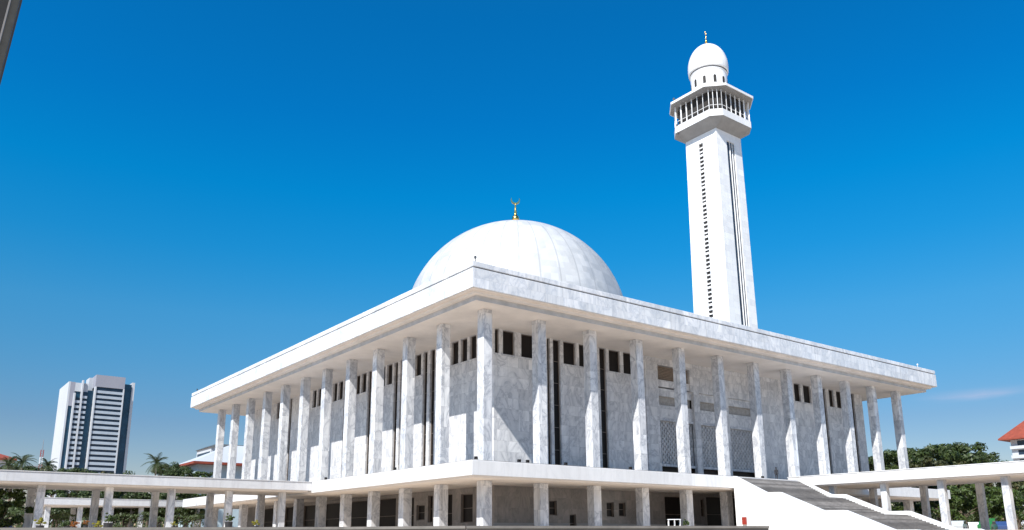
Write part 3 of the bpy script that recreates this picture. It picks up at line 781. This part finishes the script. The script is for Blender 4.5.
# ------------------------------------------------------------------ vegetation
def crown_mesh(name, rx, rz_, nclump, nleaf, size, mat, seed, hollow=.45, zshift=0):
    rnd = random.Random(seed); b = MB()
    cl = []
    for i in range(nclump):
        while True:
            v = Vector((rnd.uniform(-1, 1), rnd.uniform(-1, 1), rnd.uniform(-.55, 1)))
            if hollow < v.length < 1: break
        cl.append((Vector((v.x*rx, v.y*rx, v.z*rz_)), rnd.uniform(.16, .30)*rx))
    for c, r in cl:
        for _ in range(nleaf):
            d = Vector((rnd.gauss(0, 1), rnd.gauss(0, 1), rnd.gauss(0, 1))).normalized()
            p = c + Vector((d.x*r, d.y*r, d.z*r*.6))*(rnd.random()**.4)
            s = size*rnd.uniform(.6, 1.3)
            nrm = (d + Vector((rnd.gauss(0, .5), rnd.gauss(0, .5), rnd.gauss(.4, .5)))).normalized()
            a = nrm.orthogonal().normalized(); a = (Matrix.Rotation(rnd.uniform(0, 6.28), 3, nrm) @ a); q = nrm.cross(a)
            b.quad([p - a*s, p - q*s*.45, p + a*s, p + q*s*.45])
    return b.mesh(name, mat)
def trunk_mesh(h, r, seed, rx, spread=.6):
    rnd = random.Random(seed); b = MB()
    b.tube([(0, 0, 0), (.1*r, .1, h*.5), (.3*r, 0, h)], [r, r*.75, r*.5], 8)
    for i in range(7):
        a = rnd.uniform(0, 6.28); z0 = h*rnd.uniform(.6, .98); L = rx*rnd.uniform(.5, .85)
        b.tube([(0, 0, z0), (math.cos(a)*L*.5, math.sin(a)*L*.5, z0+L*.35), (math.cos(a)*L, math.sin(a)*L, z0+L*.55)], [r*.4, r*.25, r*.08], 6)
    return b.mesh('trunk', M['bark'])
crownA = [crown_mesh('crown', 6.2, 3.4, 46, 150, .34, M['leaf'], 11+i) for i in range(2)]
crownB = [crown_mesh('crown', 5.2, 3.9, 40, 150, .32, M['leaf_olive'], 21+i) for i in range(2)]
crownC = [crown_mesh('crown', 3.4, 3.2, 34, 120, .26, M['leaf_b'], 31+i) for i in range(2)]
def tree(px, py_top, depth, kind, label, sc=1., group='trees around the mosque court'):
    p = ground_at(px, depth, gz); top = at(px, py_top, depth).z - gz
    me, rx, rz_, r = {'A': (random.choice(crownA), 6.2, 3.4, .45), 'B': (random.choice(crownB), 5.2, 3.9, .4), 'C': (random.choice(crownC), 3.4, 3.2, .22)}[kind]
    t = thing('broadleaf_tree', label, 'tree', tuple(p), random.uniform(0, 6.28), group)
    zc = top - rz_*sc
    c = link('crown', me, t, (0, 0, zc)); c.scale = (sc, sc, sc)
    h = max(1.2, zc - rz_*sc*.35)
    link('trunk', trunk_mesh(h, r*sc, int(px*7+depth), rx*sc), t)
    return t
# right: big crowns behind the right walkway
TR = [(884, 452, 23, 'A', .9, 'dark round tree just right of the last columns of the mosque'),
      (908, 449, 22, 'A', 1.0, 'dark spreading tree second from the mosque on the right'),
      (934, 445.5, 24, 'A', 1.15, 'dark broad tree third from the mosque on the right'),
      (958, 443, 23, 'A', 1.25, 'tallest broad tree crown above the right walkway'),
      (982, 452, 24, 'A', 1.0, 'dark sloping tree crown above the right walkway, left of the red roof'),
      (1000, 464, 22, 'B', 1.0, 'olive tree standing below the red roofed building'),
      (1028, 468, 22, 'A', .9, 'dark tree at the right edge under the walkway roof'),
      (921, 458, 20, 'B', 1.0, 'olive tree in front of the dark crowns, left'),
      (949, 460, 20, 'B', 1.0, 'olive tree in front of the dark crowns, right'),
      (938, 484, 19, 'C', 1.1, 'bright leafy tree seen under the right walkway, left of its nearest column'),
      (960, 482, 18.5, 'C', 1.2, 'bright leafy tree between the near and back columns of the right walkway'),
      (987, 484, 19.5, 'C', 1.2, 'bright tree behind the back column of the right walkway'),
      (1012, 483, 18.5, 'C', 1.3, 'bright green tree nearest the right edge under the walkway'),
      (973, 490, 21, 'A', .8, 'dark tree behind the parked cars under the right walkway'),
      (1001, 492, 21, 'A', .8, 'dark tree behind the right end of the parked cars'),
      (870, 492, 22, 'C', .9, 'small tree low behind the staircase'),
      (905, 494, 21, 'C', 1.0, 'small leafy tree under the far slab end')]
for px, py, d, k, s_, lb in TR: tree(px, py, d, k, lb, s_)
TL = [(-18, 464, 21, 'B', 1.1, 'olive tree cut by the left edge of the photo'),
      (12, 463, 23, 'A', .9, 'dark tree above the walkway at the far left'),
      (34, 466, 25, 'B', .9, 'olive crown behind the radio mast foot'),
      (54, 466, 26, 'A', .9, 'dark low crown in front of the office tower base'),
      (78, 469, 25, 'A', .9, 'dark crown just right of the radio mast'),
      (104, 472, 24, 'B', .8, 'low olive crown right below the office tower'),
      (132, 473, 24, 'A', .8, 'dark tree left of the palm'),
      (169, 462.5, 26, 'A', .6, 'dark round crown between palm and pavilion'),
      (181, 467, 25, 'A', .6, 'dark crown touching the red eave'),
      (204, 470, 25, 'C', .8, 'bright bush tree in front of the pavilion'),
      (8, 486, 12, 'C', .85, 'bright leafy tree under the walkway at the left edge'),
      (18, 490, 14, 'C', .7, 'leafy tree behind the leftmost walkway column'),
      (58, 486, 21, 'C', 1.1, 'leafy tree between the first two front columns of the left walkway'),
      (84, 485, 22, 'B', .9, 'olive tree behind the farther walkway, left half'),
      (108, 487, 21.5, 'A', .8, 'dark tree behind the farther walkway, left of the middle'),
      (130, 488, 22, 'B', .9, 'olive tree behind the farther walkway, middle'),
      (152, 489, 21.5, 'A', .8, 'dark tree behind the farther walkway, right half'),
      (176, 490, 22, 'A', .8, 'dark tree behind the farther walkway, toward its right end'),
      (196, 491, 23, 'C', 1.0, 'leafy tree behind the right end of the farther walkway'),
      (62, 503, 20.5, 'A', .6, 'dark shrubby tree under the farther walkway, left'),
      (96, 503, 20.2, 'A', .6, 'dark shrubby tree under the farther walkway, between its first columns'),
      (128, 504, 20.4, 'A', .6, 'dark shrubby tree under the farther walkway, middle'),
      (160, 504, 20.2, 'A', .6, 'dark shrubby tree under the farther walkway, right'),
      (188, 505, 20.4, 'A', .6, 'dark shrubby tree at the right end of the farther walkway')]
for px, py, d, k, s_, lb in TL: tree(px, py, d, k, lb, s_)
def hedge(pa, pb, d, h, label, seed):
    a = ground_at(pa, d, gz); b_ = ground_at(pb, d, gz); L = (b_-a).length; rnd = random.Random(seed)
    t = thing('hedge', label, 'hedge', tuple(a), math.atan2(b_.y-a.y, b_.x-a.x), 'clipped hedges behind the walkways')
    m = MB()
    for i in range(int(L*90)):
        x = rnd.uniform(0, L); hh = h*(.86+.14*math.sin(x*.9+seed)*math.sin(x*.37)); 
        y = rnd.choice((-1, 1))*rnd.uniform(.5, .95); z = rnd.uniform(.05, hh)
        if rnd.random() < .3: y = rnd.uniform(-.9, .9); z = hh*rnd.uniform(.93, 1.04)
        p = Vector((x, y, z)); n_ = Vector((rnd.gauss(0, .6), (1 if y > 0 else -1)+rnd.gauss(0, .4), rnd.gauss(.5, .5))).normalized()
        q = n_.orthogonal().normalized(); w_ = n_.cross(q); s1 = rnd.uniform(.12, .24)
        m.quad([p-q*s1, p-w_*s1*.5, p+q*s1, p+w_*s1*.5])
    m.build('foliage', M['leaf'], t)
    c = MB()
    k = max(2, int(L/1.2))
    for i in range(k): c.tube([(L*(i+.5)/k, 0, 0), (L*(i+.5)/k+.1, .05, h*.8)], [.05, .02], 5)
    c.build('stems', M['bark'], t)
hedge(40, 206, 19.3, 4.2, 'tall dark hedge closing the view beneath the left walkways', 3)
hedge(930, 1040, 20.0, 3.6, 'dark hedge behind the parked vehicles under the right walkway', 5)
hedge(-30, 32, 13.5, 3.2, 'dark hedge at the lower left edge of the photo', 9)
# woodland far behind, one mass
wd_ = random.Random(77); m = MB()
for i in range(26000):
    px = wd_.uniform(-120, 1150); p = ground_at(px, 40+wd_.uniform(0, 3), gz)
    hh = 11.5+2.2*math.sin(px*.045)+1.3*math.sin(px*.13+1)
    p.z = gz + wd_.uniform(0, 1)*hh + wd_.gauss(0, .4)
    n_ = Vector((-fw.x+wd_.gauss(0, .5), -fw.y+wd_.gauss(0, .5), wd_.gauss(.5, .5))).normalized(); q = n_.orthogonal().normalized(); w_ = n_.cross(q); s1 = wd_.uniform(.5, 1.0)
    m.quad([p-q*s1, p-w_*s1*.6, p+q*s1, p+w_*s1*.6])
o = m.build('woodland', M['leaf']); o['kind'] = 'stuff'; o['label'] = 'distant dark woodland low behind the walkways'; o['category'] = 'woodland'
# palms
def palm_meshes():
    rnd = random.Random(5); b = MB()
    for i in range(26):
        az = i*2.4+rnd.uniform(-.2, .2); el = rad(rnd.uniform(-25, 75)); L = rnd.uniform(2.5, 3.2)
        pts = []; p = Vector((0, 0, 0)); d = Vector((math.cos(az)*math.cos(el), math.sin(az)*math.cos(el), math.sin(el)))
        for k in range(11):
            pts.append(p.copy()); p = p + d*L/10; d = (d + Vector((0, 0, -.17))).normalized()
        b.tube([tuple(q) for q in pts], [.05*(1-k/11)+.008 for k in range(11)], 4)
        for k in range(1, 11):
            for sd in (-1, 1):
                for sub in (0, .5):
                    q = pts[k]*(1-sub) + pts[k-1]*sub; dd = (pts[k]-pts[k-1]).normalized(); side = dd.cross(Vector((0, 0, 1))).normalized()*sd
                    ll = .75*math.sin(math.pi*(k/11*.85+.12)); tip = q + (side*.8 + dd*.45 + Vector((0, 0, -.35)))*ll
                    b.quad([q - dd*.045, q + dd*.045, tip])
    cr = b.mesh('crown', M['leaf_palm'])
    return cr
pcrown = palm_meshes()
def palm(px, py, depth, label, sc=1.):
    p = ground_at(px, depth, gz); h = at(px, py, depth).z-gz
    t = thing('palm_tree', label, 'palm tree', tuple(p), random.uniform(0, 6), 'palm trees on the left')
    b = MB(); b.tube([(.5, .2, 0), (.3, .1, h*.4), (0, 0, h)], [.24*sc, .17*sc, .13*sc], 10); b.build('trunk', M['bark_palm'], t, smooth=True)
    c = link('crown', pcrown, t, (0, 0, h)); c.scale = (sc,)*3
palm(155, 463, 17.8, 'palm tree with full crown right of the office tower', .92)
palm(20, 462, 20, 'palm with drooping fronds at the left edge', .95)
palm(46, 465, 22, 'low palm just left of the office tower', .8)
palm(6, 464, 18, 'palm crown partly cut by the left edge', .8)

# potted plants near the terrace edge
shrub_me = {n: crown_mesh('foliage', .42, .36, 16, 46, .075, M[m], 50+i, .2) for i, (n, m) in enumerate((('g', 'leaf_b'), ('y', 'leaf_yellow'), ('o', 'leaf_orange')))}
def pot(px, pyt, depth, kind, label, sc=1.):
    p = ground_at(px, depth, gz); top = at(px, pyt, depth).z-gz
    t = thing('potted_plant', label, 'potted plant', tuple(p), 0, 'potted plants along the court')
    s = max(.5, sc)
    h = max(.15, top-.62*s)
    MB().lathe([(.2*s, 0), (.24*s, h*.1), (.3*s, h*.95), (.33*s, h), (.28*s, h), (.27*s, h*.9)], 16).build('pot', M['lamp'], t)
    MB().tube([(0, 0, h*.9), (.02, 0, h+.25*s)], [.04, .02], 6).build('stem', M['bark'], t)
    c = link('foliage', shrub_me[kind], t, (0, 0, top-.33*s)); c.scale = (s,)*3
PT = [(46, 517.5, 8.6, 'y', 1.0, 'yellow leaved potted shrub left of the second walkway gap'), (68, 521.5, 8, 'g', .7, 'small green potted plant, third from the left'),
      (73, 520, 9, 'g', .8, 'round green potted plant just left of the orange one'), (80, 521.5, 8, 'o', .8, 'orange flowering pot between two green ones'),
      (91, 520.5, 8.4, 'o', .6, 'small orange flowering pot beside the back column'), (103, 521, 8, 'y', .85, 'yellow flowering pot at the foot of a front column'),
      (113, 513.5, 9, 'g', 1.25, 'large green potted shrub right of the second front column'), (178, 521.5, 8.6, 'y', .6, 'small yellow potted plant in the middle gap'),
      (232, 514, 9.5, 'g', 1.1, 'green potted plant beside the fourth walkway column'), (259, 520, 9, 'y', .8, 'yellow green potted plant before the dark doorway'),
      (683.5, 519.8, 8.3, 'g', .75, 'small green potted plant beside the white bench')]
for a in PT: pot(a[0], a[1], a[2], a[3], a[5], a[4])

# bench / table
p = ground_at(672, 8.4, gz)
bn = thing('side_table', 'small white table with thin legs before the dark ground floor doors', 'table', tuple(p), rad(-38))
MB().box((-.5, -.2, .72), (.5, .2, .77)).build('table_top', M['white_paint'], bn)
for x in (-.46, .0, .42):
    MB().box((x, -.18, 0), (x+.04, -.14, .719)).box((x, .14, 0), (x+.04, .18, .719)).box((x+.001, -.139, .08), (x+.039, .139, .12)).build('leg', M['white_paint'], bn)
# red hydrant cabinet on the stair wall
d = ray(745, 521); k = (X0*S-CAM.x)/d.x; p = CAM+d*k
hc = thing('hose_cabinet', 'small red fire hose cabinet on the white staircase wall', 'cabinet', (X0*S, p.y, p.z-.4))
MB().box((-.22, -.27, 0), (-.002, .27, .85)).build('cabinet_box', M['red'], hc)
MB().box((-.235, -.22, .06), (-.221, .22, .79)).build('cabinet_door', M['red'], hc)
MB().box((-.25, .12, .38), (-.236, .16, .5)).build('handle', M['steel_light'], hc)
# wall lamp by the stair head
p = U(5.98, RW-.003, .42)
wl = thing('wall_lamp', 'small dark lamp fixed on the grey wall above the stair head', 'lamp', tuple(p))
MB().box((-.12, -.1, 0), (.12, -.002, .7)).build('back_plate', M['lamp'], wl); MB().lathe([(.05, .0), (.2, .15), (.2, .5), (.05, .65)], 10, (0, -.32)).build('lamp_head', M['lamp'], wl)

# ------------------------------------------------------------------ steel post, close on the left
P1 = at(22.5, -260, 1.25); P0 = at(0, 86, 1.25); dn = (P0 - at(22.5, 0, 1.25)).normalized()
P1 = at(22.5, 0, 1.25) - dn*3.0; k = P1.z/(-dn.z); Lp = k; foot = P1 + dn*k
zax = -dn; xax = ray(11, 43).cross(zax).normalized(); xax = xax if xax.dot(rt) > 0 else -xax; yax = zax.cross(xax)
assert yax.dot(fw) > 0 or True
if yax.dot(fw) < 0: FLIP = -1
else: FLIP = 1
post = thing('steel_post', 'dark steel mast leaning into the top left corner of the photo', 'post')
post.matrix_world = Matrix(((xax.x, yax.x, zax.x, foot.x), (xax.y, yax.y, zax.y, foot.y), (xax.z, yax.z, zax.z, foot.z), (0, 0, 0, 1)))
for nm, mt, xa_, xb_, ya_ in (('post_core', 'steel', -.50, -.125, .05), ('edge_trim', 'steel_light', -.123, -.105, .0), ('flange', 'steel_grey', -.103, -.022, .03), ('outer_edge', 'steel', -.021, 0, .02)):
    y0_, y1_ = sorted((FLIP*ya_, FLIP*.2))
    MB().box((xa_, y0_, 0), (xb_, y1_, Lp)).build(nm, M[mt], post)
MB().box((-.70, -.5, -.1), (.2, .5, .25)).build('base_plate', M['steel'], post)

# ------------------------------------------------------------------ cars in the court
def make_car(mat, label):
    t = thing('parked_car', label, 'car', group='cars parked in the court')
    prof = [(-2.1, .3), (-2.15, .75), (-2.0, .95), (-1.2, 1.02), (-.65, 1.45), (.9, 1.5), (1.55, 1.05), (2.1, .92), (2.15, .35)]
    b = MB(); b.rings([[(x, -.86, z) for x, z in prof], [(x, -.78 if z > 1.2 else -.88, z) for x, z in prof], [(x, .78 if z > 1.2 else .88, z) for x, z in prof], [(x, .86, z) for x, z in prof]])
    o = b.build('body', M[mat], t); fix_normals(o.data)
    w = MB()
    for s in (-1, 1): w.box((-.95, s*.885-.012, 1.06), (.0, s*.885+.012, 1.38)); w.box((.08, s*.885-.012, 1.06), (1.1, s*.885+.012, 1.38))
    w.build('side_windows', M['glass'], t)
    for x in (-1.35, 1.3):
        for s in (-1, 1):
            b = MB().lathe([(.32, -.1), (.33, 0), (.32, .1)], 16); o = b.build('wheel', M['rubber'], t, (x, s*.83, .33)); o.rotation_euler.x = math.pi/2
    return t
CR = [(952, 15.4, 'silver_paint', .3, 'silver car parked under the right walkway, leftmost'), (968, 17.2, 'white_paint', .5, 'white car parked behind the nearest right walkway column'),
      (981, 15.9, 'green_paint', .2, 'green car parked beyond the right walkway'), (994, 16.4, 'blue_paint', .4, 'blue car parked beyond the right walkway, rightmost'),
      (2, 13.0, 'blue_paint', .6, 'blue car at the lower left edge of the photo')]
for px, d, m_, rz, lb in CR:
    t = make_car(m_, lb); p = ground_at(px, d, gz); t.location = p; t.rotation_euler.z = rz
# tall van and a tented stall for the bright shapes behind the walkway
def van(px, d, mat, lb, h=2.6):
    p = ground_at(px, d, gz); t = thing('parked_van', lb, 'van', tuple(p), .3, None)
    b = MB(); prof = [(-2.5, .35), (-2.5, h), (1.5, h), (2.3, 1.3), (2.5, .9), (2.5, .35)]
    b.rings([[(x, -1, z) for x, z in prof], [(x, 1, z) for x, z in prof]]); o = b.build('body', M[mat], t); fix_normals(o.data)
    MB().box((.1, -1.012, 1.35), (1.3, -1.002, 2.1)).box((-2.2, -1.012, 1.35), (-.1, -1.002, 2.1)).build('side_windows', M['glass'], t)
    for x in (-1.6, 1.5):
        for s in (-1, 1):
            o = MB().lathe([(.36, -.12), (.37, 0), (.36, .12)], 16).build('wheel', M['rubber'], t, (x, s*.95, .37)); o.rotation_euler.x = math.pi/2
van(984, 18.4, 'green_paint', 'dark green van just right of the back column of the right walkway', 2.2)

# ------------------------------------------------------------------ person at the stair head
# people are skinned figures; the skin layer is created by the modifier through bmesh
import bmesh
def person(loc, rz, label):
    t = thing('person', label, 'person', loc, rz)
    V = [(0, 0, .95), (0, 0, 1.2), (0, 0, 1.40), (0, 0, 1.50), (.1, 0, .88), (.11, -.01, .5), (.11, .02, .08), (.12, -.12, .04), (-.1, 0, .88), (-.11, -.01, .5), (-.11, .02, .08), (-.12, -.12, .04),
         (.18, 0, 1.40), (.24, .02, 1.12), (.23, -.06, .86), (-.18, 0, 1.40), (-.24, .02, 1.12), (-.23, -.06, .86), (0, -.01, 1.60), (0, -.02, 1.70)]
    Ed = [(0, 1), (1, 2), (2, 3), (0, 4), (4, 5), (5, 6), (6, 7), (0, 8), (8, 9), (9, 10), (10, 11), (2, 12), (12, 13), (13, 14), (2, 15), (15, 16), (16, 17), (3, 18), (18, 19)]
    Rd = [.15, .13, .14, .055, .1, .065, .045, .04, .1, .065, .045, .04, .06, .045, .03, .06, .045, .03, .085, .085]
    bm = bmesh.new(); lay = bm.verts.layers.skin.verify()
    vs = [bm.verts.new(v) for v in V]
    for a, b in Ed: bm.edges.new((vs[a], vs[b]))
    for v, r_ in zip(vs, Rd): v[lay].radius = (r_, r_)
    vs[0][lay].use_root = True
    me = bpy.data.meshes.new('body'); bm.to_mesh(me); bm.free(); me.materials.append(M['cloth_dark'])
    o = link('body', me, t); o.modifiers.new('skin', 'SKIN'); s = o.modifiers.new('sub', 'SUBSURF'); s.levels = 2; s.render_levels = 2
    MB().lathe([(.02, 1.62), (.09, 1.66), (.105, 1.72), (.085, 1.79), (.02, 1.82)], 14, (0, .012)).build('hair', M['hair'], t, smooth=True)
    return t
person(tuple(U(6.28, -.1, .0045)), -.8, 'person in dark clothes standing at the head of the stairs')

# ------------------------------------------------------------------ light and sky
SD = Vector((-.926, -.417, 1.0)).normalized()
sun = bpy.data.lights.new('sun', 'SUN'); sun.energy = 5.0; sun.angle = rad(.53); sun.color = (1, .965, .91)
so = bpy.data.objects.new('sun', sun); col.objects.link(so); so.rotation_euler = SD.to_track_quat('Z', 'Y').to_euler(); so.location = (-100, -100, 150)
w = bpy.data.worlds.new('World'); scn.world = w; w.use_nodes = True; t = w.node_tree
bg = t.nodes['Background']
sky = t.nodes.new('ShaderNodeTexSky'); sky.sky_type = 'NISHITA'; sky.sun_disc = False
sky.sun_elevation = math.asin(SD.z); sky.sun_rotation = math.atan2(SD.x, SD.y)
sky.air_density = 1.0; sky.dust_density = .3; sky.ozone_density = 4.0; sky.altitude = 0
hs = t.nodes.new('ShaderNodeHueSaturation'); hs.inputs['Saturation'].default_value = 1.35; hs.inputs['Hue'].default_value = .49
t.links.new(sky.outputs[0], hs.inputs['Color'])
# clear tropical air: deep azure overhead, paler and dimmer towards the horizon
tc = t.nodes.new('ShaderNodeTexCoord'); sp = t.nodes.new('ShaderNodeSeparateXYZ'); t.links.new(tc.outputs['Generated'], sp.inputs[0])
k_ = .85
cr = ramp(t, sp.outputs[2], [(0, tuple(k_*v for v in (.72, .52, .48))), (.13, tuple(k_*v for v in (.67, .54, .57))), (.255, tuple(k_*v for v in (.60, .80, .82))),
     (.33, tuple(k_*v for v in (.22, .88, .96))), (.40, tuple(k_*v for v in (.03, .94, 1.06))), (.48, tuple(k_*v for v in (.04, .87, 1.08))), (.58, tuple(k_*v for v in (.09, .87, 1.07))), (.78, tuple(k_*v for v in (.75, 1, 1.05)))])
skc = mixc(t, 1, hs.outputs[0], cr, 'MULTIPLY')
# one faint wisp of cloud low on the right
az = math_(t, 'ARCTAN2', sp.outputs[1], sp.outputs[0])
wd = ray(985, 394).normalized()
mpg = t.nodes.new('ShaderNodeMapping'); mpg.inputs['Scale'].default_value = (14, 14, 90); t.links.new(tc.outputs['Generated'], mpg.inputs[0])
nz = noise(t, mpg.outputs[0], 1.0, 4, .6)
da = math_(t, 'ABSOLUTE', math_(t, 'SUBTRACT', az, math.atan2(wd.y, wd.x)))
dz = math_(t, 'ABSOLUTE', math_(t, 'SUBTRACT', math_(t, 'ADD', sp.outputs[2], math_(t, 'MULTIPLY', nz, .006)), wd.z+.003))
mk = math_(t, 'MULTIPLY', ramp(t, da, [(.0, 1), (.075, 0)]), ramp(t, dz, [(.0, 1), (.0085, 0)]))
mk = math_(t, 'MULTIPLY', mk, ramp(t, nz, [(.3, .0), (.65, .5)]))
skc = mixc(t, mk, skc, (2.9, 3.1, 4.2))
t.links.new(skc, bg.inputs[0]); bg.inputs[1].default_value = .122
scn.view_settings.view_transform = 'Standard'; scn.view_settings.look = 'None'; scn.view_settings.gamma = 1
scn.view_settings.exposure = .64
